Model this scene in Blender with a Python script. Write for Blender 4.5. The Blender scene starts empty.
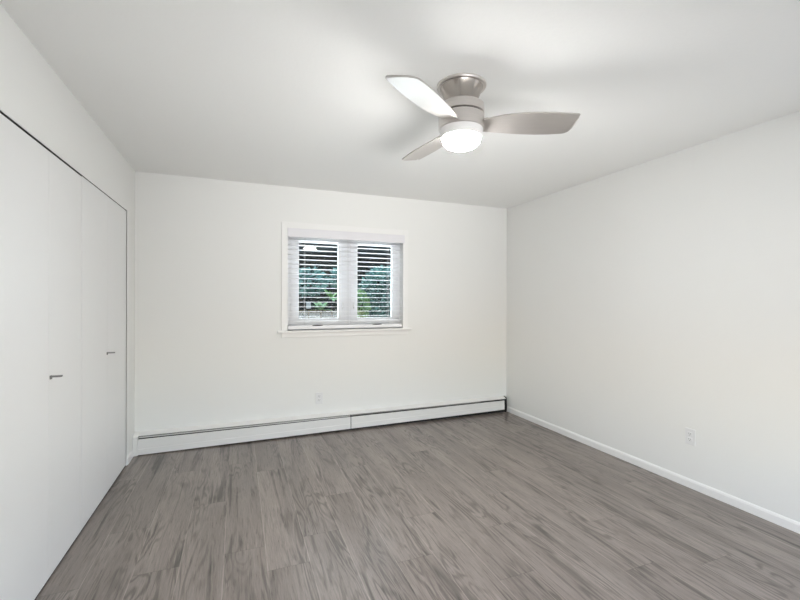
import bpy, bmesh, math, random
from mathutils import Vector, Matrix
random.seed(7)
S = bpy.context.scene
COL = S.collection
PI = math.pi

# ------------------------------------------------------------------ camera
F_PX, YAW, PITCH, ROLL, CAM_H = 411.5, 0.37499, -0.00137, 0.00335, 1.340
fw = Vector((math.sin(YAW), math.cos(YAW), 0)); rt = Vector((math.cos(YAW), -math.sin(YAW), 0)); up = Vector((0, 0, 1))
fw2 = fw*math.cos(PITCH) + up*math.sin(PITCH); up2 = up*math.cos(PITCH) - fw*math.sin(PITCH)
cr, sr = math.cos(ROLL), math.sin(ROLL)
R_ax = rt*cr + up2*sr; U_ax = up2*cr - rt*sr
cam_d = bpy.data.cameras.new('camera'); cam = bpy.data.objects.new('camera', cam_d); COL.objects.link(cam)
m = Matrix((R_ax, U_ax, -fw2)).transposed().to_4x4(); m.translation = Vector((0, 0, CAM_H))
cam.matrix_world = m
cam_d.sensor_width = 36; cam_d.lens = F_PX/800*36; cam_d.clip_start = 0.02
S.camera = cam

# ------------------------------------------------------------------ light and exposure
S.view_settings.view_transform = 'Standard'; S.view_settings.look = 'None'
S.view_settings.gamma = 1; S.view_settings.use_curve_mapping = False
S.view_settings.exposure = 0.13
W = bpy.data.worlds.new('sky'); S.world = W; W.use_nodes = True
wn = W.node_tree.nodes; wl = W.node_tree.links
bg = wn['Background']; sky = wn.new('ShaderNodeTexSky')
sky.sky_type = 'NISHITA'; sky.sun_disc = False; sky.sun_elevation = math.radians(48); sky.sun_rotation = math.radians(200)
wl.new(sky.outputs[0], bg.inputs[0]); bg.inputs[1].default_value = 0.54

T_WALL = 0.16
XL, XR, YB, YF, H = -0.830, 3.017, 4.151, -0.52, 2.44

def area(name, loc, target, sx, sy, power, col, spread=180):
    l = bpy.data.lights.new(name, 'AREA'); l.shape = 'RECTANGLE'; l.size = sx; l.size_y = sy
    l.energy = power; l.color = col; l.spread = math.radians(spread)
    o = bpy.data.objects.new(name, l); COL.objects.link(o); o.location = loc
    o.rotation_euler = (Vector(target)-Vector(loc)).to_track_quat('-Z', 'Y').to_euler()
    return o
# added fill lights out of view behind the camera: one level, one aimed upward
P_FILL, P_UP, P_SIDE, LAMP_STRENGTH = 14.5, 7.6, 4.2, 208.0
if P_FILL: area('fill_behind', (1.15, YF-0.14, 0.74), (1.15, 3, 0.85), 2.9, 0.62, P_FILL, (0.95, 0.97, 1.0))
if P_UP: area('fill_up_behind', (1.15, YF-0.15, 0.72), (1.42, 3.9, 2.75), 2.9, 0.6, P_UP, (1.0, 0.99, 0.97), 50)
P_WIDE = 0.0
P_BACK = 29.0
if P_BACK: area('daylight_garden', (1.06, YB+T_WALL+.25, 1.55), (1.06, 2.0, 1.45), 1.25, 1.0, P_BACK, (0.86, 0.93, 1.0))
if P_WIDE: area('fill_wide', (1.1, YF-0.16, 1.3), (1.1, 3, 1.9), 3.4, 1.9, P_WIDE, (0.98, 0.98, 1.0))  # added fill light behind the camera, switched off
if P_SIDE: area('fill_side', (XR+0.14, 0.45, 1.5), (-0.8, 1.2, 1.5), 1.0, 1.3, P_SIDE, (0.94, 0.96, 1.0))  # added fill light at the unseen stretch of the right wall

# ------------------------------------------------------------------ helpers
def new_mat(name, col, rough=0.5, metal=0.0, **kw):
    mt = bpy.data.materials.new(name); mt.use_nodes = True
    b = mt.node_tree.nodes['Principled BSDF']
    b.inputs['Base Color'].default_value = (*col, 1); b.inputs['Roughness'].default_value = rough; b.inputs['Metallic'].default_value = metal
    for k, v in kw.items(): b.inputs[k.replace('_', ' ')].default_value = v
    return mt
def N(mt, t, **props):
    n = mt.node_tree.nodes.new(t)
    for k, v in props.items(): setattr(n, k, v)
    return n
def math_node(mt, op, a, b=None, c=None):
    n = N(mt, 'ShaderNodeMath', operation=op)
    for i, v in enumerate((a, b, c)):
        if v is None: continue
        if isinstance(v, (int, float)): n.inputs[i].default_value = v
        else: mt.node_tree.links.new(v, n.inputs[i])
    return n.outputs[0]
def bump_noise(mt, scale, strength, dist=0.002, detail=3):
    nt = mt.node_tree; tc = N(mt, 'ShaderNodeTexCoord'); nz = N(mt, 'ShaderNodeTexNoise')
    nz.inputs['Scale'].default_value = scale; nz.inputs['Detail'].default_value = detail
    bp = N(mt, 'ShaderNodeBump'); bp.inputs['Strength'].default_value = strength; bp.inputs['Distance'].default_value = dist
    nt.links.new(tc.outputs['Object'], nz.inputs['Vector']); nt.links.new(nz.outputs[0], bp.inputs['Height'])
    nt.links.new(bp.outputs[0], nt.nodes['Principled BSDF'].inputs['Normal'])
    return mt

def bx(bm, x0, x1, y0, y1, z0, z1, mat=None):
    vs = [Vector((x, y, z)) for x in (x0, x1) for y in (y0, y1) for z in (z0, z1)]
    if mat is not None: vs = [mat @ v for v in vs]
    v = [bm.verts.new(p) for p in vs]
    for q in ((0, 1, 3, 2), (4, 6, 7, 5), (0, 4, 5, 1), (2, 3, 7, 6), (0, 2, 6, 4), (1, 5, 7, 3)):
        bm.faces.new([v[i] for i in q])
def prism(bm, pts, axis, a, b):
    """extrude a 2-D outline along an axis ('x': pts are (y,z); 'y': (x,z); 'z': (x,y))"""
    def mk(p, t):
        return {'x': (t, p[0], p[1]), 'y': (p[0], t, p[1]), 'z': (p[0], p[1], t)}[axis]
    A = [bm.verts.new(mk(p, a)) for p in pts]; B = [bm.verts.new(mk(p, b)) for p in pts]
    n = len(pts)
    bm.faces.new(A); bm.faces.new(list(reversed(B)))
    for i in range(n): bm.faces.new((A[i], B[i], B[(i+1) % n], A[(i+1) % n]))
def lathe(bm, prof, seg=64, cx=0, cy=0, cap0=True, cap1=True):
    rings = []
    for r, z in prof:
        if r < 1e-5: rings.append([bm.verts.new((cx, cy, z))])
        else: rings.append([bm.verts.new((cx+r*math.cos(2*PI*k/seg), cy+r*math.sin(2*PI*k/seg), z)) for k in range(seg)])
    for a, b in zip(rings, rings[1:]):
        for k in range(seg):
            k2 = (k+1) % seg
            if len(a) == 1: bm.faces.new((a[0], b[k2], b[k]))
            elif len(b) == 1: bm.faces.new((a[k], a[k2], b[0]))
            else: bm.faces.new((a[k], a[k2], b[k2], b[k]))
    if cap0 and len(rings[0]) > 1: bm.faces.new(list(reversed(rings[0])))
    if cap1 and len(rings[-1]) > 1: bm.faces.new(rings[-1])
def tube(bm, pts, r, seg=8):
    pts = [Vector(p) for p in pts]; rings = []
    for i, p in enumerate(pts):
        d = (pts[min(i+1, len(pts)-1)] - pts[max(i-1, 0)]).normalized()
        a = d.orthogonal().normalized() if abs(d.z) > .9 else d.cross(Vector((0, 0, 1))).normalized()
        b = d.cross(a)
        rr = r[i] if isinstance(r, (list, tuple)) else r
        rings.append([bm.verts.new(p + a*rr*math.cos(2*PI*k/seg) + b*rr*math.sin(2*PI*k/seg)) for k in range(seg)])
    for A, B in zip(rings, rings[1:]):
        for k in range(seg): bm.faces.new((A[k], A[(k+1) % seg], B[(k+1) % seg], B[k]))
    bm.faces.new(list(reversed(rings[0]))); bm.faces.new(rings[-1])
def obj(name, bm, mat, parent=None, bevel=0, smooth=False, seg=2, sub=0):
    bmesh.ops.recalc_face_normals(bm, faces=bm.faces)
    me = bpy.data.meshes.new(name); bm.to_mesh(me); bm.free()
    o = bpy.data.objects.new(name, me); COL.objects.link(o); me.materials.append(mat)
    if parent is not None:
        o.parent = parent
        o.matrix_parent_inverse = Matrix.Translation(-parent.location) if parent.type == 'EMPTY' else Matrix()
    if bevel:
        md = o.modifiers.new('bevel', 'BEVEL'); md.width = bevel; md.segments = seg; md.limit_method = 'ANGLE'; md.angle_limit = math.radians(40)
    if sub:
        md = o.modifiers.new('sub', 'SUBSURF'); md.levels = sub; md.render_levels = sub
    if smooth:
        for p in me.polygons: p.use_smooth = True
        me.set_sharp_from_angle(angle=math.radians(35))
    return o
def BM(): return bmesh.new()
def box_obj(name, dims, mat, parent=None, bevel=0.001):
    b = BM(); bx(b, *dims); return obj(name, b, mat, parent, bevel)
def tag(o, label, cat, group=None):
    o['label'] = label; o['category'] = cat
    if group: o['group'] = group
    return o
def thing(name, label, cat, loc=(0, 0, 0), group=None):
    o = bpy.data.objects.new(name, None); COL.objects.link(o); o.location = loc; o.empty_display_size = .1
    return tag(o, label, cat, group)
def struct(o):
    o['kind'] = 'structure'; return o
def wall_hole(name, mat, axis, a0, a1, u0, u1, z0, z1, holes):
    """a slab (thickness a0..a1 along axis, u along the other horizontal axis) with rectangular openings"""
    us = sorted({u0, u1, *[h[0] for h in holes], *[h[1] for h in holes]}); zs = sorted({z0, z1, *[h[2] for h in holes], *[h[3] for h in holes]})
    def solid(i, j):
        if not (0 <= i < len(us)-1 and 0 <= j < len(zs)-1): return False
        cu, cz = (us[i]+us[i+1])/2, (zs[j]+zs[j+1])/2
        return not any(h[0] < cu < h[1] and h[2] < cz < h[3] for h in holes)
    bm = BM(); cache = {}
    def V(u, a, z):
        k = (round(u, 5), round(a, 5), round(z, 5))
        if k not in cache: cache[k] = bm.verts.new((a, u, z) if axis == 'x' else (u, a, z))
        return cache[k]
    for i in range(len(us)-1):
        for j in range(len(zs)-1):
            if not solid(i, j): continue
            a, b, c, d = us[i], us[i+1], zs[j], zs[j+1]
            for t in (a0, a1): bm.faces.new((V(a, t, c), V(b, t, c), V(b, t, d), V(a, t, d)))
            if not solid(i-1, j): bm.faces.new((V(a, a0, c), V(a, a1, c), V(a, a1, d), V(a, a0, d)))
            if not solid(i+1, j): bm.faces.new((V(b, a0, c), V(b, a1, c), V(b, a1, d), V(b, a0, d)))
            if not solid(i, j-1): bm.faces.new((V(a, a0, c), V(b, a0, c), V(b, a1, c), V(a, a1, c)))
            if not solid(i, j+1): bm.faces.new((V(a, a0, d), V(b, a0, d), V(b, a1, d), V(a, a1, d)))
    return struct(obj(name, bm, mat))

# ------------------------------------------------------------------ materials
M_wall = bump_noise(new_mat('wall_paint', (0.86, 0.86, 0.84), 0.62), 90, 0.12)
M_ceil = bump_noise(new_mat('ceiling_paint', (0.90, 0.90, 0.88), 0.85), 60, 0.25)
M_trim = new_mat('trim_paint', (0.89, 0.885, 0.87), 0.4)
M_door = bump_noise(new_mat('door_paint', (0.84, 0.84, 0.835), 0.42), 25, 0.05)
M_vinyl = new_mat('white_vinyl', (0.87, 0.88, 0.90), 0.4)
M_slat = new_mat('faux_wood_white', (0.88, 0.88, 0.90), 0.4)
M_valance = new_mat('valance_white', (0.81, 0.80, 0.825), 0.45)
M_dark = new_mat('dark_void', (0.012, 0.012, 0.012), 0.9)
M_heater = new_mat('heater_enamel', (0.84, 0.83, 0.805), 0.35)
M_damper = new_mat('grey_damper', (0.66, 0.65, 0.63), 0.4)
M_damper2 = new_mat('dark_grey_damper', (0.30, 0.29, 0.28), 0.45)  # darker grey for the right-hand damper
M_fin_shade = new_mat('fin_gap_shade', (0.018, 0.017, 0.016), 0.7, 0.0)  # near black, also paints the shade in the heater gaps
M_plate = new_mat('outlet_plastic', (0.82, 0.82, 0.82), 0.3)
M_slot = new_mat('slot_and_gap_shadow', (0.06, 0.06, 0.06), 0.6)
M_chrome = new_mat('chrome', (0.22, 0.22, 0.22), 0.22, 1.0)
M_cord = new_mat('cord', (0.7, 0.7, 0.7), 0.8)

def brushed(name, col, rough, axis_scale, metal=1.0, aniso=0.0):
    mt = new_mat(name, col, rough, metal); nt = mt.node_tree; b = nt.nodes['Principled BSDF']
    tc = N(mt, 'ShaderNodeTexCoord'); mp = N(mt, 'ShaderNodeMapping'); mp.inputs['Scale'].default_value = axis_scale
    nz = N(mt, 'ShaderNodeTexNoise'); nz.inputs['Scale'].default_value = 1.0; nz.inputs['Detail'].default_value = 4
    nt.links.new(tc.outputs['Object'], mp.inputs[0]); nt.links.new(mp.outputs[0], nz.inputs['Vector'])
    mr = N(mt, 'ShaderNodeMapRange'); mr.inputs[3].default_value = rough*0.8; mr.inputs[4].default_value = rough*1.25
    nt.links.new(nz.outputs[0], mr.inputs[0]); nt.links.new(mr.outputs[0], b.inputs['Roughness'])
    mx = N(mt, 'ShaderNodeMix', data_type='RGBA'); mx.inputs[6].default_value = (*[c*0.92 for c in col], 1); mx.inputs[7].default_value = (*[min(1, c*1.06) for c in col], 1)
    nt.links.new(nz.outputs[0], mx.inputs[0]); nt.links.new(mx.outputs[2], b.inputs['Base Color'])
    return mt
M_nickel = brushed('brushed_nickel', (0.68, 0.645, 0.62), 0.38, (3, 3, 160))
M_cone = brushed('polished_nickel', (0.44, 0.40, 0.37), 0.2, (3, 3, 40))
M_blade = brushed('silver_blade', (0.60, 0.57, 0.545), 0.38, (6, 120, 6), 0.8)
M_ring = new_mat('satin_white_metal', (0.78, 0.77, 0.76), 0.4)

M_lamp = bpy.data.materials.new('lit_opal_glass'); M_lamp.use_nodes = True
b = M_lamp.node_tree.nodes['Principled BSDF']; b.inputs['Base Color'].default_value = (.9, .9, .9, 1); b.inputs['Roughness'].default_value = .3
b.inputs['Emission Color'].default_value = (1.0, 0.985, 0.965, 1); b.inputs['Emission Strength'].default_value = LAMP_STRENGTH

M_glass = bpy.data.materials.new('window_glass'); M_glass.use_nodes = True
nt = M_glass.node_tree; nt.nodes.clear()
out = nt.nodes.new('ShaderNodeOutputMaterial'); mixs = nt.nodes.new('ShaderNodeMixShader'); tr = nt.nodes.new('ShaderNodeBsdfTransparent'); gl = nt.nodes.new('ShaderNodeBsdfGlossy'); fr = nt.nodes.new('ShaderNodeFresnel')
gl.inputs['Roughness'].default_value = 0.02; fr.inputs[0].default_value = 1.45; tr.inputs[0].default_value = (.93, .96, .95, 1)
nt.links.new(fr.outputs[0], mixs.inputs[0]); nt.links.new(tr.outputs[0], mixs.inputs[1]); nt.links.new(gl.outputs[0], mixs.inputs[2]); nt.links.new(mixs.outputs[0], out.inputs[0])

# --- plank floor
PLANK, PX0, PLEN, NROW = 0.205, -0.884, 1.25, 20
def floor_mat():
    mt = new_mat('grey_oak_planks', (.3, .28, .26), 0.35); nt = mt.node_tree; L = nt.links; b = nt.nodes['Principled BSDF']
    tc = N(mt, 'ShaderNodeTexCoord'); sp = N(mt, 'ShaderNodeSeparateXYZ'); L.new(tc.outputs['Object'], sp.inputs[0])
    X, Y = sp.outputs[0], sp.outputs[1]
    rowf = math_node(mt, 'DIVIDE', math_node(mt, 'SUBTRACT', X, PX0), PLANK)
    row = math_node(mt, 'FLOOR', rowf); rfr = math_node(mt, 'SUBTRACT', rowf, row)
    cr_ = N(mt, 'ShaderNodeValToRGB'); ramp = cr_.color_ramp; ramp.interpolation = 'CONSTANT'
    known = {2: 2.317, 3: 2.957, 4: 2.342, 6: 2.355, 9: 2.33}
    rnd = random.Random(3); offs = []
    for i in range(NROW):
        j = known.get(i, None)
        if j is None: j = 2.35 + [0.0, .42, .83, .2, .62, 1.04][i % 6] + rnd.uniform(-.08, .08)
        offs.append((j/PLEN) % 1.0)
    while len(ramp.elements) < NROW: ramp.elements.new(0.5)
    for i, e in enumerate(ramp.elements):
        e.position = i/NROW; e.color = (offs[i],)*3 + (1,)
    L.new(math_node(mt, 'DIVIDE', math_node(mt, 'ADD', row, 0.5), NROW), cr_.inputs[0])
    sep = N(mt, 'ShaderNodeSeparateColor'); L.new(cr_.outputs[0], sep.inputs[0])
    uf = math_node(mt, 'SUBTRACT', math_node(mt, 'DIVIDE', Y, PLEN), sep.outputs[0])
    pk = math_node(mt, 'FLOOR', uf); ufr = math_node(mt, 'SUBTRACT', uf, pk)
    cell = N(mt, 'ShaderNodeCombineXYZ'); L.new(row, cell.inputs[0]); L.new(pk, cell.inputs[1])
    wn_ = N(mt, 'ShaderNodeTexWhiteNoise', noise_dimensions='3D'); L.new(cell.outputs[0], wn_.inputs['Vector'])
    pid = wn_.outputs['Value']
    def coords(sx, sy, kz):
        c = N(mt, 'ShaderNodeCombineXYZ'); L.new(math_node(mt, 'MULTIPLY', X, sx), c.inputs[0]); L.new(math_node(mt, 'MULTIPLY', Y, sy), c.inputs[1])
        L.new(math_node(mt, 'MULTIPLY', pid, kz), c.inputs[2]); return c.outputs[0]
    def noise(v, scale, detail=3, rough=.55, dist=0.0):
        n = N(mt, 'ShaderNodeTexNoise'); n.inputs['Scale'].default_value = scale; n.inputs['Detail'].default_value = detail
        n.inputs['Roughness'].default_value = rough; n.inputs['Distortion'].default_value = dist; L.new(v, n.inputs['Vector']); return n.outputs[0]
    def remap(v, a, b_, c, d):
        n = N(mt, 'ShaderNodeMapRange'); n.inputs[1].default_value = a; n.inputs[2].default_value = b_; n.inputs[3].default_value = c; n.inputs[4].default_value = d
        L.new(v, n.inputs[0]); return n.outputs[0]
    broad = noise(coords(9, 1.1, 91), 1, 2, .5, .6)                 # cathedral field
    rings = math_node(mt, 'SINE', math_node(mt, 'MULTIPLY', broad, 66))
    rings = remap(rings, -.2, 1, 0, 1)
    mask = remap(noise(coords(7, 1.6, 47), 1, 2), .42, .60, 0, 1)    # where figure shows
    streak = remap(noise(coords(24, 1.15, 33), 1, 4, .68, .6), .54, .68, 0, 1)
    fibre = noise(coords(190, 7, 71), 1, 4, .75)
    fleck = remap(noise(coords(90, 6.5, 12), 1, 3, .75), .54, .70, 0, 1)
    tone = remap(pid, 0, 1, .95, 1.05)
    band = remap(noise(coords(7, .8, 61), 1, 2, .5), .38, .66, 1.06, .80)
    v = math_node(mt, 'MULTIPLY', math_node(mt, 'MULTIPLY', tone, band), remap(fibre, .28, .72, .74, 1.26))
    v = math_node(mt, 'MULTIPLY', v, math_node(mt, 'SUBTRACT', 1.0, math_node(mt, 'MULTIPLY', math_node(mt, 'MULTIPLY', rings, mask), .42)))
    v = math_node(mt, 'MULTIPLY', v, math_node(mt, 'SUBTRACT', 1.0, math_node(mt, 'MULTIPLY', streak, .62)))
    v = math_node(mt, 'MULTIPLY', v, math_node(mt, 'SUBTRACT', 1.0, math_node(mt, 'MULTIPLY', fleck, .32)))
    # seams: long bevels painted pale as if catching light, darker butt joints
    dx = math_node(mt, 'MULTIPLY', math_node(mt, 'MINIMUM', rfr, math_node(mt, 'SUBTRACT', 1.0, rfr)), PLANK)
    dy = math_node(mt, 'MULTIPLY', math_node(mt, 'MINIMUM', ufr, math_node(mt, 'SUBTRACT', 1.0, ufr)), PLEN)
    sx_ = remap(dx, .0010, .0030, 1, 0); sy_ = remap(dy, .0008, .0026, 1, 0)
    v = math_node(mt, 'MULTIPLY', v, math_node(mt, 'ADD', 1.0, math_node(mt, 'MULTIPLY', sx_, .42)))
    v = math_node(mt, 'MULTIPLY', v, math_node(mt, 'SUBTRACT', 1.0, math_node(mt, 'MULTIPLY', sy_, .25)))
    mixc = N(mt, 'ShaderNodeMix', data_type='RGBA'); mixc.inputs[6].default_value = (.250, .210, .186, 1); mixc.inputs[7].default_value = (.292, .254, .229, 1)
    L.new(noise(coords(4, .6, 19), 1, 2), mixc.inputs[0])
    sc = N(mt, 'ShaderNodeVectorMath', operation='SCALE'); L.new(mixc.outputs[2], sc.inputs[0]); L.new(v, sc.inputs['Scale'])
    L.new(sc.outputs[0], b.inputs['Base Color'])
    L.new(remap(fibre, .2, .8, .25, .36), b.inputs['Roughness'])
    bp = N(mt, 'ShaderNodeBump'); bp.inputs['Strength'].default_value = .12; bp.inputs['Distance'].default_value = .001
    L.new(fibre, bp.inputs['Height']); L.new(bp.outputs[0], b.inputs['Normal'])
    return mt
M_floor = floor_mat()

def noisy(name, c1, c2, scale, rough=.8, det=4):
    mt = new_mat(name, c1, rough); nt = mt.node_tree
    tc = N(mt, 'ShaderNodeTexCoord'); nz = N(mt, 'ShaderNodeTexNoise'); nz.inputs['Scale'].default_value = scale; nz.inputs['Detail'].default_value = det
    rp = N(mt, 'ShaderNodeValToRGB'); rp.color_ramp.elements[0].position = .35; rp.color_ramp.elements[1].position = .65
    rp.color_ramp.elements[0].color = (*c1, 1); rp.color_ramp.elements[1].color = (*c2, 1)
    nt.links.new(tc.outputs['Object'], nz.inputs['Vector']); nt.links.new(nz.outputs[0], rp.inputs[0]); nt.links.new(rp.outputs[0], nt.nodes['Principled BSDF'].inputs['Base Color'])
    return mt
M_spruce = noisy('blue_green_leaves', (.05, .17, .13), (.30, .52, .45), 7, .6)
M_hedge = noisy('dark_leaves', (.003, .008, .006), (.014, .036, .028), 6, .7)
M_fresh = noisy('fresh_green_leaves', (.22, .44, .14), (.52, .72, .36), 6, .5)
M_bark = noisy('bark', (.05, .04, .03), (.1, .08, .06), 20)
M_ground = noisy('pale_gravel_ground', (.09, .12, .09), (.34, .37, .34), 30)
M_soffit = new_mat('slate_soffit', (.06, .07, .085), .7)
M_beam = new_mat('dark_stained_beam', (.006, .006, .006), .8)
M_white = new_mat('white_paint', (.9, .9, .9), .5)

# ------------------------------------------------------------------ room shell
T = 0.16
bm = BM(); bx(bm, XL-0.7, XR+T, YF-T, YB+T, -0.12, 0); struct(obj('floor', bm, M_floor))
bm = BM(); bx(bm, XL-0.7, XR+T, YF-T, YB+T, H, H+0.12); struct(obj('ceiling', bm, M_ceil))
WX0, WX1, WZ0, WZ1 = 0.447, 1.667, 1.031, 2.040
wall_hole('wall_back', M_wall, 'y', YB, YB+T, XL-0.7, XR+T, 0, H, [(WX0, WX1, WZ0, WZ1)])
wall_hole('wall_right', M_wall, 'x', XR, XR+T, YF-T, YB, 0, H, [(-.10, 1.0, 0.85, 2.15)])  # unseen opening near the camera, added for the side fill light
CY0, CY1, CZ = 1.955, 3.868, 2.046
wall_hole('wall_left', M_wall, 'x', XL-0.11, XL, YF-T, YB, 0, H, [(CY0, CY1, 0, CZ)])
wall_hole('wall_front', M_wall, 'y', YF-T, YF, XL, XR, 0, H, [(-0.45, 2.75, 0.35, 1.10)])  # unseen wall, low opening added to let the fill lights in
# closet interior shell
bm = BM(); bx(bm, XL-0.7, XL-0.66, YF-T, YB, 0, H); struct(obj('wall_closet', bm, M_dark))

# baseboard along the right wall
bm = BM(); prism(bm, [(XR, 0), (XR-.011, 0), (XR-.011, .046), (XR-.007, .056), (XR-.004, .060), (XR, .062)], 'y', YF, YB)
struct(obj('baseboard_right', bm, M_trim))
bm = BM(); prism(bm, [(XL, 0), (XL+.010, 0), (XL+.010, .046), (XL+.004, .060), (XL, .062)], 'y', 3.876, 4.08)
struct(obj('baseboard_left', bm, M_trim))
# closet jamb edge: thin light strip beside the dark gap
bm = BM(); bx(bm, XL-.10, XL+.002, 3.868, 3.876, 0, CZ+.008); struct(obj('trim_1', bm, M_trim))

bm = BM(); bx(bm, XL-.09, XL-.004, CY0, CY1, CZ-.0105, CZ); bx(bm, XL-.09, XL-.005, 3.8622, 3.868, 0, CZ-.012); bx(bm, XL-.09, XL-.006, CY0, CY1, 0, .0095)  # dark strips painting the shade in the gaps around the closet doors
struct(obj('closet_gap_shade', bm, M_dark))

# ------------------------------------------------------------------ window in the back wall
win = bpy.data.objects.new('window_1', None); COL.objects.link(win); win.location = (1.057, YB, 1.03); struct(win)
CW = .055
bm = BM()
xo0, xo1, zo = WX0-CW, WX1+CW, WZ1+.052
bx(bm, xo0, WX0+.004, YB-.016, YB, WZ0, zo); bx(bm, WX1-.004, xo1, YB-.016, YB, WZ0, zo); bx(bm, WX0+.004, WX1-.004, YB-.016, YB, WZ1-.004, zo)
obj('casing', bm, M_trim, win, .002)
bm = BM(); bx(bm, xo0-.035, xo1+.035, YB-.045, YB+.06, WZ0-.02, WZ0); obj('window_sill', bm, M_trim, win, .004)
bm = BM(); bx(bm, xo0, xo1, YB-.014, YB, WZ0-.068, WZ0-.02); obj('apron', bm, M_trim, win, .002)
FY0, FY1 = YB+.095, YB+.15
bm = BM()
bx(bm, WX0, WX0+.045, FY0, FY1, WZ0, WZ1); bx(bm, WX1-.045, WX1, FY0, FY1, WZ0, WZ1)
bx(bm, WX0+.045, WX1-.045, FY0, FY1, WZ0, WZ0+.045); bx(bm, WX0+.045, WX1-.045, FY0, FY1, WZ1-.045, WZ1); bx(bm, 1.055, 1.105, FY0, FY1, WZ0+.045, WZ1-.045)
obj('window_frame', bm, M_vinyl, win, .002)
k = (FY0)/YB
for (sx0, sx1, px0, px1, hx) in ((WX0+.045, 1.055, .559*k, .953*k, 1.02), (1.105, WX1-.045, 1.156*k, 1.538*k, 1.142)):
    pz0, pz1 = 1.34-(1.34-1.150)*k, 1.34+(1.905-1.34)*k
    z0, z1 = WZ0+.045, WZ1-.045
    bm = BM(); y0, y1 = FY0-.006, FY0+.034
    bx(bm, sx0, px0, y0, y1, z0, z1); bx(bm, px1, sx1, y0, y1, z0, z1); bx(bm, px0, px1, y0, y1, z0, pz0); bx(bm, px0, px1, y0, y1, pz1, z1)
    sa = obj('sash', bm, M_vinyl, win, .002)
    bm = BM(); bx(bm, px0-.002, px1+.002, y0+.018, y0+.022, pz0-.002, pz1+.002); obj('pane', bm, M_glass, sa)
    bm = BM(); bx(bm, hx-.008, hx+.008, y0-.010, y0, 1.235, 1.315); bx(bm, hx-.005, hx+.005, y0-.022, y0-.010, 1.245, 1.275)
    obj('sash_lock', bm, M_plate, sa, .002)

# blind hung inside the casing
bl = thing('window_blind', 'white horizontal slat blind with valance, lowered with slats open in the window', 'blind', (1.057, YB+.03, WZ1))
VX0, VX1 = WX0+.006, WX1-.004
bm = BM(); bx(bm, .449, WX1+.009, YB-.030, YB-.018, 1.948, 2.034); bx(bm, .449, .461, YB-.018, YB+.02, 1.948, 2.030); bx(bm, WX1-.013, WX1-.001, YB-.018, YB+.02, 1.948, 2.030); obj('valance', bm, M_valance, bl, .003)
bm = BM(); bx(bm, VX0+.004, VX1-.004, YB+.004, YB+.055, 1.975, 2.036); obj('head_rail', bm, M_vinyl, bl, .002)
SP = .0472
for i in range(18):
    z = 1.924-SP*i
    bm = BM(); n = 6; tilt = math.radians(1.2)
    prof = []
    for j in range(n+1):
        t = (j/n-.5); prof.append((YB+.030+t*.050*math.cos(tilt), z + .0018*(1-4*t*t) - t*.050*math.sin(tilt)))
    prism(bm, prof+[(y, zz-.0025) for y, zz in reversed(prof)], 'x', VX0+.003, VX1-.003)
    obj('slat', bm, M_slat, bl)
bm = BM(); bx(bm, VX0+.003, VX1-.003, YB+.003, YB+.056, 1.040, 1.078); obj('bottom_rail', bm, M_slat, bl, .006)
for x in (.62, 1.063, 1.505):
    bm = BM()
    for y in (YB+.0045, YB+.0555): tube(bm, [(x, y, 1.06), (x, y, 1.98)], .0011, 6)
    obj('ladder_cord', bm, M_cord, bl)
for x in (.745, 1.375):                                             # dark ovals painting the gap shadows between last slat and rail
    bm = BM(); prism(bm, [(x+.055*math.cos(2*PI*k/16), 1.0765+.006*math.sin(2*PI*k/16)) for k in range(16)], 'y', YB+.0005, YB+.006)
    obj('gap_shadow', bm, M_slot, bl)
bm = BM(); tube(bm, [(1.615, YB-.002, 1.95), (1.615, YB-.004, 1.5), (1.615, YB-.003, 1.25)], .003, 8); obj('tilt_wand', bm, M_slat, bl)

# ------------------------------------------------------------------ closet doors (left wall)
DX = XL-.002
def closet_door(y0, y1, fold, label, topgap, hy, hz):
    t = thing('closet_door', label, 'closet door', (DX, (y0+y1)/2, 0.006), 'white flush folding closet doors')
    zt = CZ-topgap
    for a, b_ in ((y0, fold-.0008), (fold+.0008, y1)):
        bm = BM(); bx(bm, DX-.034, DX, a, b_, .010, zt); obj('panel', bm, M_door, t, .0012)
    # small bent pull standing out from the door: post, bar, short downturned foot
    bm = BM()
    bx(bm, DX, DX+.006, hy-.008, hy+.008, hz-.010, hz+.008)
    bx(bm, DX+.004, DX+.046, hy-.009, hy+.009, hz-.001, hz+.007)
    obj('pull_handle', bm, M_chrome, t, .0015)['label'] = 'small chrome pull'
    return t
closet_door(1.960, 2.852, 2.415, 'white flush folding closet door nearer the camera, cut by left photo edge', .011, 2.435, .964)
closet_door(2.857, 3.862, 3.352, 'white flush folding closet door farther away, beside the back wall corner', .006, 3.345, .966)

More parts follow.
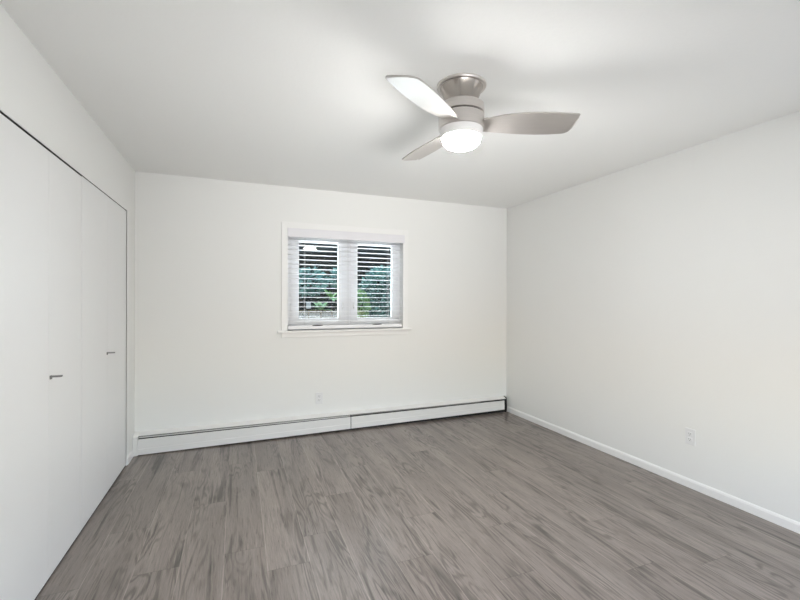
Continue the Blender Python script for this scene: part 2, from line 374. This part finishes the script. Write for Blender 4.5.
# ------------------------------------------------------------------ hydronic baseboard heater along back wall
ht = thing('baseboard_heater', 'long low white baseboard heater running along foot of back wall under window', 'heater', (1.1, YB, 0))
HX0, HX1 = -.815, 3.000
def hy(x): return 4.070 + .020*(x-HX0)/(HX1-HX0)
def hzb(x): return .006 + .030*(x-HX0)/(HX1-HX0)
bm = BM(); bx(bm, HX0, HX1, YB-.006, YB, .01, .186)
prism(bm, [(YB-.006, .186), (YB-.006, .180), (YB-.056, .165), (YB-.056, .161), (YB-.060, .161), (YB-.060, .168)], 'x', -.793, HX1-.03)
obj('back_panel', bm, M_heater, ht)
def sheared(x0, x1, y_off0, y_off1, z0f, z1f, mat, name, bev=.001, crease=False):
    bm = BM(); rows = []
    for x in (x0, x1):
        yy = hy(x); zb = z0f(x); zt = z1f(x)
        pts = [(yy+y_off1, zb), (yy+y_off0, zb), (yy+y_off0, zb+.048), (yy+y_off0+.003, zb+.051), (yy+y_off0+.003, zt-.004), (yy+y_off0+.006, zt), (yy+y_off1, zt)]
        rows.append([bm.verts.new((x, *p)) for p in pts])
    A, B = rows; n = len(A)
    bm.faces.new(A); bm.faces.new(list(reversed(B)))
    for i in range(n): bm.faces.new((A[i], B[i], B[(i+1) % n], A[(i+1) % n]))
    return obj(name, bm, mat, ht, bev)
zt = lambda x: .138 + .004*(x-HX0)/(HX1-HX0)
sheared(-.793, 1.071, 0, .012, hzb, zt, M_heater, 'front_cover')
sheared(1.079, 2.950, 0, .012, hzb, zt, M_heater, 'front_cover')
# left end cap
bm = BM(); prism(bm, [(YB, .0), (4.066, .0), (4.066, .158), (4.080, .172), (YB, .188)], 'x', -.828, -.793); obj('end_cap', bm, M_heater, ht, .002)
# grey damper blade seen in the slot, pipe, dark sheet painting the shade inside
bm = BM()
prism(bm, [(4.080, .1545), (4.080, .1475), (4.093, .1475), (4.100, .152), (4.100, .1545)], 'x', -.785, 1.068); obj('damper', bm, M_damper, ht)
bm = BM()
prism(bm, [(4.086, .1565), (4.086, .1525), (4.096, .1525), (4.103, .154), (4.103, .1565)], 'x', 1.080, 2.62); obj('damper', bm, M_damper2, ht)
bm = BM(); bx(bm, -.793, 2.985, 4.118, 4.144, .001, .176); obj('heater_gap_shade', bm, M_fin_shade, ht)
bm = BM(); tube(bm, [(-.776, 4.112, .08), (2.99, 4.112, .08)], .010, 10)
tube(bm, [(2.978, 4.112, .08), (2.978, 4.112, .0)], .010, 10)
obj('pipe', bm, M_fin_shade, ht)
# right end: dark, slightly bowed piece painting the shade of the open gap
bm = BM()
prism(bm, [(YB-.006, .012), (4.098, .012), (4.094, .06), (4.096, .12), (4.104, .176), (YB-.006, .184)], 'x', 2.968, 2.986); obj('end_gap_shade', bm, M_fin_shade, ht)

# ------------------------------------------------------------------ outlets
def outlet(cx, cz, axis, label):
    loc = (XR, cx, cz) if axis == 'x' else (cx, YB, cz)
    t = thing('wall_outlet', label, 'outlet', loc, 'white wall outlets')
    rot = Matrix.Rotation(0, 4, 'Z') if axis == 'y' else Matrix.Rotation(-PI/2, 4, 'Z')
    TM = Matrix.Translation(loc) @ rot      # local: plate faces -Y
    def add(name, boxes, mat, par, bev=.001):
        bm = BM()
        for q in boxes: bx(bm, *q, mat=TM)
        return obj(name, bm, mat, par, bev)
    add('cover_plate', [(-.035, .035, -.006, 0, -.057, .057)], M_plate, t, .0025)
    for s in (-1, 1):
        z = s*.0195
        f = add('socket', [(-.0165, .0165, -.0085, -.004, z-.0135, z+.0135)], M_plate, t, .003)
        for q in ((-.0075, -.005, -.0088, -.006, z-.001, z+.008), (.005, .0075, -.0088, -.006, z-.001, z+.007), (-.0022, .0022, -.0088, -.006, z-.009, z-.005)):
            add('slot', [q], M_slot, f, 0)
    bm = BM(); lathe(bm, [(.003, 0), (.003, .002), (0, .0026)], 12)
    bmesh.ops.transform(bm, matrix=TM @ Matrix.Translation((0, -.0055, 0)) @ Matrix.Rotation(PI/2, 4, 'X'), verts=bm.verts)
    obj('screw', bm, M_plate, t)
outlet(1.977, .365, 'x', 'white duplex wall outlet low on the right wall')
outlet(.763, .345, 'y', 'white duplex wall outlet on the back wall below window above heater')

# ------------------------------------------------------------------ ceiling fan
HX, HY = 1.068, 1.860
fan = thing('ceiling_fan', 'brushed nickel three-blade flush mount ceiling fan with lit round lamp', 'ceiling fan', (HX, HY, H))
bm = BM(); lathe(bm, [(.112, H), (.126, H), (.127, H-.006), (.122, H-.012), (.112, H-.013)], 72, HX, HY); obj('mounting_plate', bm, M_nickel, fan, 0, True)
bm = BM(); lathe(bm, [(.112, H-.010), (.106, H-.02), (.092, H-.055), (.082, H-.09), (.078, H-.112)], 72, HX, HY); obj('canopy_cone', bm, M_cone, fan, 0, True)
bm = BM(); lathe(bm, [(.07, H-.100), (.110, H-.102), (.116, H-.107), (.117, H-.148), (.112, H-.151), (.09, H-.151)], 72, HX, HY); obj('upper_housing', bm, M_nickel, fan, 0, True)
bm = BM(); lathe(bm, [(.109, H-.146), (.109, H-.160)], 72, HX, HY); obj('groove_band', bm, M_fin_shade, fan, 0, True)
bm = BM(); lathe(bm, [(.09, H-.156), (.112, H-.156), (.117, H-.159), (.117, H-.224), (.113, H-.228), (.10, H-.228)], 72, HX, HY); obj('motor_housing', bm, M_nickel, fan, 0, True)
bm = BM(); lathe(bm, [(.10, H-.226), (.111, H-.226), (.1105, H-.231), (.105, H-.269), (.100, H-.272), (.09, H-.270)], 72, HX, HY); obj('lamp_ring', bm, M_ring, fan, 0, True)
bm = BM(); lathe(bm, [(.094, H-.270), (.0975, H-.274), (.0965, H-.282), (.092, H-.294), (.080, H-.307), (.058, H-.317), (.030, H-.323), (0, H-.325)], 72, HX, HY, cap0=True); obj('lamp_diffuser', bm, M_lamp, fan, 0, True)['label'] = 'glowing white lamp diffuser'

def blade_mesh():
    ctl = [(.112, -.050, .042), (.15, -.066, .050), (.20, -.080, .057), (.26, -.089, .066), (.32, -.092, .074), (.38, -.092, .079), (.44, -.088, .080), (.50, -.080, .077), (.525, -.077, .073), (.540, -.075, .060), (.550, -.0735, .035), (.556, -.071, -.010), (.5585, -.068, -.050)]
    rows = []; bm = BM(); n = 8
    for r, a, c in ctl:
        row = []
        for j in range(n+1):
            t = a+(c-a)*j/n; u = (j/n-.5)*2
            row.append((.112+(r-.112)*1.035, t, .004*(1-u*u)))
        rows.append(row)
    for sgn, off in ((1, .0035), (-1, -.0035)):
        vs = [[bm.verts.new((x, y, z+off)) for x, y, z in row] for row in rows]
        for A, B in zip(vs, vs[1:]):
            for j in range(n): bm.faces.new((A[j], B[j], B[j+1], A[j+1]))
        if sgn == 1: top = vs
        else: bot = vs
    def rim(v): return [r[0] for r in v] + v[-1][1:-1] + [r[-1] for r in reversed(v)] + list(reversed(v[0][1:-1]))
    A, B = rim(top), rim(bot); m_ = len(A)
    for i in range(m_): bm.faces.new((A[i], A[(i+1) % m_], B[(i+1) % m_], B[i]))
    return bm
bmesh0 = blade_mesh(); bmesh.ops.recalc_face_normals(bmesh0, faces=bmesh0.faces)
bme = bpy.data.meshes.new('blade'); bmesh0.to_mesh(bme); bmesh0.free(); bme.materials.append(M_blade)
for p in bme.polygons: p.use_smooth = True
bme.set_sharp_from_angle(angle=math.radians(40))
brk = BM()
prism(brk, [(.10, -.045), (.128, -.052), (.17, -.030), (.185, .0), (.17, .026), (.128, .040), (.10, .036)], 'z', .0032, .0100)
bmesh.ops.recalc_face_normals(brk, faces=brk.faces)
kme = bpy.data.meshes.new('blade_bracket'); brk.to_mesh(kme); brk.free(); kme.materials.append(M_nickel)
BZ, BPITCH, BANG, BLEN = 2.233, -13.3, -25.3, 1.045
for i in range(3):
    o = bpy.data.objects.new('blade', bme); COL.objects.link(o); o.parent = fan
    o.location = (0, 0, BZ-H)
    o.rotation_euler = (Matrix.Rotation(math.radians(BANG+120*i), 3, 'Z') @ Matrix.Rotation(math.radians(BPITCH), 3, 'X')).to_euler()
    k_ = bpy.data.objects.new('blade_bracket', kme); COL.objects.link(k_); k_.parent = o

# ------------------------------------------------------------------ outside the window
bm = BM()
gv = [[bm.verts.new((x, y, z)) for x in (-6, 12)] for y, z in ((YB+T+.001, -.02), (6.5, .55), (8.0, .93), (9.6, 1.02), (14, 1.3))]
for A, B in zip(gv, gv[1:]): bm.faces.new((A[0], A[1], B[1], B[0]))
struct(obj('ground', bm, M_ground))
bm = BM(); bx(bm, -2, 7, YB+T, 7.2, 2.125, 2.20); po = struct(obj('porch_ceiling', bm, M_soffit))
bm = BM(); bx(bm, -2, 7, 7.2, 7.34, 1.985, 2.20); struct(obj('porch_beam', bm, M_beam))

bm = BM(); bx(bm, -4, 9, 10.75, 10.83, .6, 3.2); struct(obj('garden_backdrop', bm, M_hedge))  # added dark backdrop, hides bright sky between the hedges

def leafball(bm, c, rad, n, size, rnd, squash=1.0, droop=.4):
    for _ in range(n):
        while True:
            p = Vector((rnd.uniform(-1, 1), rnd.uniform(-1, 1), rnd.uniform(-1, 1)))
            if p.length <= 1: break
        p = p.normalized()*(.45+.55*rnd.random()**.5)
        q = Vector((c[0]+p.x*rad[0], c[1]+p.y*rad[1], c[2]+p.z*rad[2]))
        d = (p + Vector((rnd.uniform(-.7, .7), rnd.uniform(-.7, .7), rnd.uniform(-.7, .5)-droop*.5))).normalized()
        s = d.cross(Vector((rnd.uniform(-1, 1), rnd.uniform(-1, 1), 1))).normalized()
        nn = s.cross(d)
        l = size*rnd.uniform(.6, 1.3); w = l*.32
        a = bm.verts.new(q); b_ = bm.verts.new(q+d*l*.5+s*w+nn*l*.08); c_ = bm.verts.new(q+d*l); e = bm.verts.new(q+d*l*.5-s*w+nn*l*.08)
        bm.faces.new((a, b_, c_, e))
def shrub(name, label, cat, x, y, z, rad, n, size, mat, seed, group):
    rnd = random.Random(seed)
    t = thing(name, label, cat, (x, y, z), group)
    bm = BM(); leafball(bm, (x, y, z+rad[2]*.95), rad, n, size, rnd); obj('foliage', bm, mat, t)
    bm = BM()
    for k in range(4):
        a = rnd.uniform(0, 6.28); tube(bm, [(x, y, z-.05), (x+.1*rad[0]*math.cos(a), y+.1*rad[1]*math.sin(a), z+rad[2]*.5), (x+.5*rad[0]*math.cos(a), y+.5*rad[1]*math.sin(a), z+rad[2]*1.3)], [.02, .014, .005], 6)
    obj('stem', bm, M_bark, t)
GS = 'shrubs outside the window'
def gz(y):
    pts = ((4.3, -.02), (6.5, .55), (8.0, .93), (9.6, 1.02), (14, 1.3))
    for (a, za), (b_, zb) in zip(pts, pts[1:]):
        if a <= y <= b_: return za+(zb-za)*(y-a)/(b_-a)
    return 0
shrub('shrub', 'dense blue-green shrub filling most of the right window pane', 'shrub', 3.02, 8.7, gz(8.7)-.02, (.52, .42, .56), 2600, .09, M_spruce, 1, GS)
shrub('shrub', 'blue-green shrub high in the left window pane, under the dark beam', 'shrub', 1.42, 8.9, gz(8.9)+.46, (.40, .36, .28), 1000, .075, M_spruce, 2, GS)
shrub('shrub', 'pale green low shrub at lower left of the right window pane', 'shrub', 2.30, 8.0, gz(8.0), (.16, .20, .30), 900, .06, M_fresh, 3, GS)
shrub('shrub', 'small blue-green shrub at upper right corner of the left window pane', 'shrub', 2.06, 9.0, gz(9.0)+.62, (.17, .25, .20), 420, .07, M_spruce, 5, GS)
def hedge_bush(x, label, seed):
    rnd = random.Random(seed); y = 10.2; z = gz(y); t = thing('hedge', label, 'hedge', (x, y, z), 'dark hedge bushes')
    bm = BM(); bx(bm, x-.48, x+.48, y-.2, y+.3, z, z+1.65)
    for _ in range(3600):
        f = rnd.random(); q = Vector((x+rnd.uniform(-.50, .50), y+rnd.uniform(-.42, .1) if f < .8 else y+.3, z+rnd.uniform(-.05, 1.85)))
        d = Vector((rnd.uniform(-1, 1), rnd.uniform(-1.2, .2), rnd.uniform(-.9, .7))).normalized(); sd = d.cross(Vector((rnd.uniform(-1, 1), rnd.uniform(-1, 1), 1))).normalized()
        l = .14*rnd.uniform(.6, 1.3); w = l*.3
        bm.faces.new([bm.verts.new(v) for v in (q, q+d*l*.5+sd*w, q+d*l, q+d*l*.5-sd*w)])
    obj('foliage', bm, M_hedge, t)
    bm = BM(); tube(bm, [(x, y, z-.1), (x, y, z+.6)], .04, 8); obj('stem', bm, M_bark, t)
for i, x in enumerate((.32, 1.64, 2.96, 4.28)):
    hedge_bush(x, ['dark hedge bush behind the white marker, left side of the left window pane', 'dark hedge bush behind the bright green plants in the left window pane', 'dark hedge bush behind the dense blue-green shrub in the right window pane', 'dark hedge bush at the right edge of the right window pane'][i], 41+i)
def rosette(label, x, y, z, n, l, seed, stem):
    rnd = random.Random(seed); t = thing('leafy_plant', label, 'plant', (x, y, z), 'bright green plants in left window pane')
    bm = BM()
    for k in range(n):
        a = 2*PI*k/n + rnd.uniform(-.2, .2); el = rnd.uniform(.1, 1.1); L_ = l*rnd.uniform(.75, 1.15); w = L_*.13
        d = Vector((math.cos(a)*math.cos(el), math.sin(a)*math.cos(el), math.sin(el))); s = Vector((-math.sin(a), math.cos(a), 0))
        o_ = Vector((x, y, z+stem)); prev = None
        for j in range(6):
            u = j/5; p = o_ + d*L_*u + Vector((0, 0, -.35*L_*u*u)); ww = w*math.sin(PI*min(.97, u*.9+.07))
            cur = [bm.verts.new(p-s*ww), bm.verts.new(p+s*ww)]
            if prev: bm.faces.new((prev[0], prev[1], cur[1], cur[0]))
            prev = cur
    obj('foliage', bm, M_fresh, t)
    bm = BM(); tube(bm, [(x, y, z-.05), (x, y, z+stem)], .012, 6); obj('stem', bm, M_bark, t)
rosette('bright green spreading plant low in middle of the left window pane', 1.50, 8.0, gz(8.0), 22, .34, 4, .20)
rosette('bright green arching plant at right edge of the left window pane', 1.82, 8.5, gz(8.5), 22, .36, 6, .40)
bm = BM(); lx, ly = 1.23, 7.8; z0 = gz(ly)
gp = thing('garden_marker', 'small white square marker among the plants, low in left window pane', 'marker', (lx, ly, z0))
bm = BM(); bx(bm, lx-.042, lx+.042, ly-.01, ly+.01, z0+.285, z0+.405); obj('board', bm, M_white, gp, .004)
bm = BM(); bx(bm, lx-.012, lx+.012, ly-.008, ly+.008, z0-.05, z0+.28); obj('stake', bm, M_bark, gp)
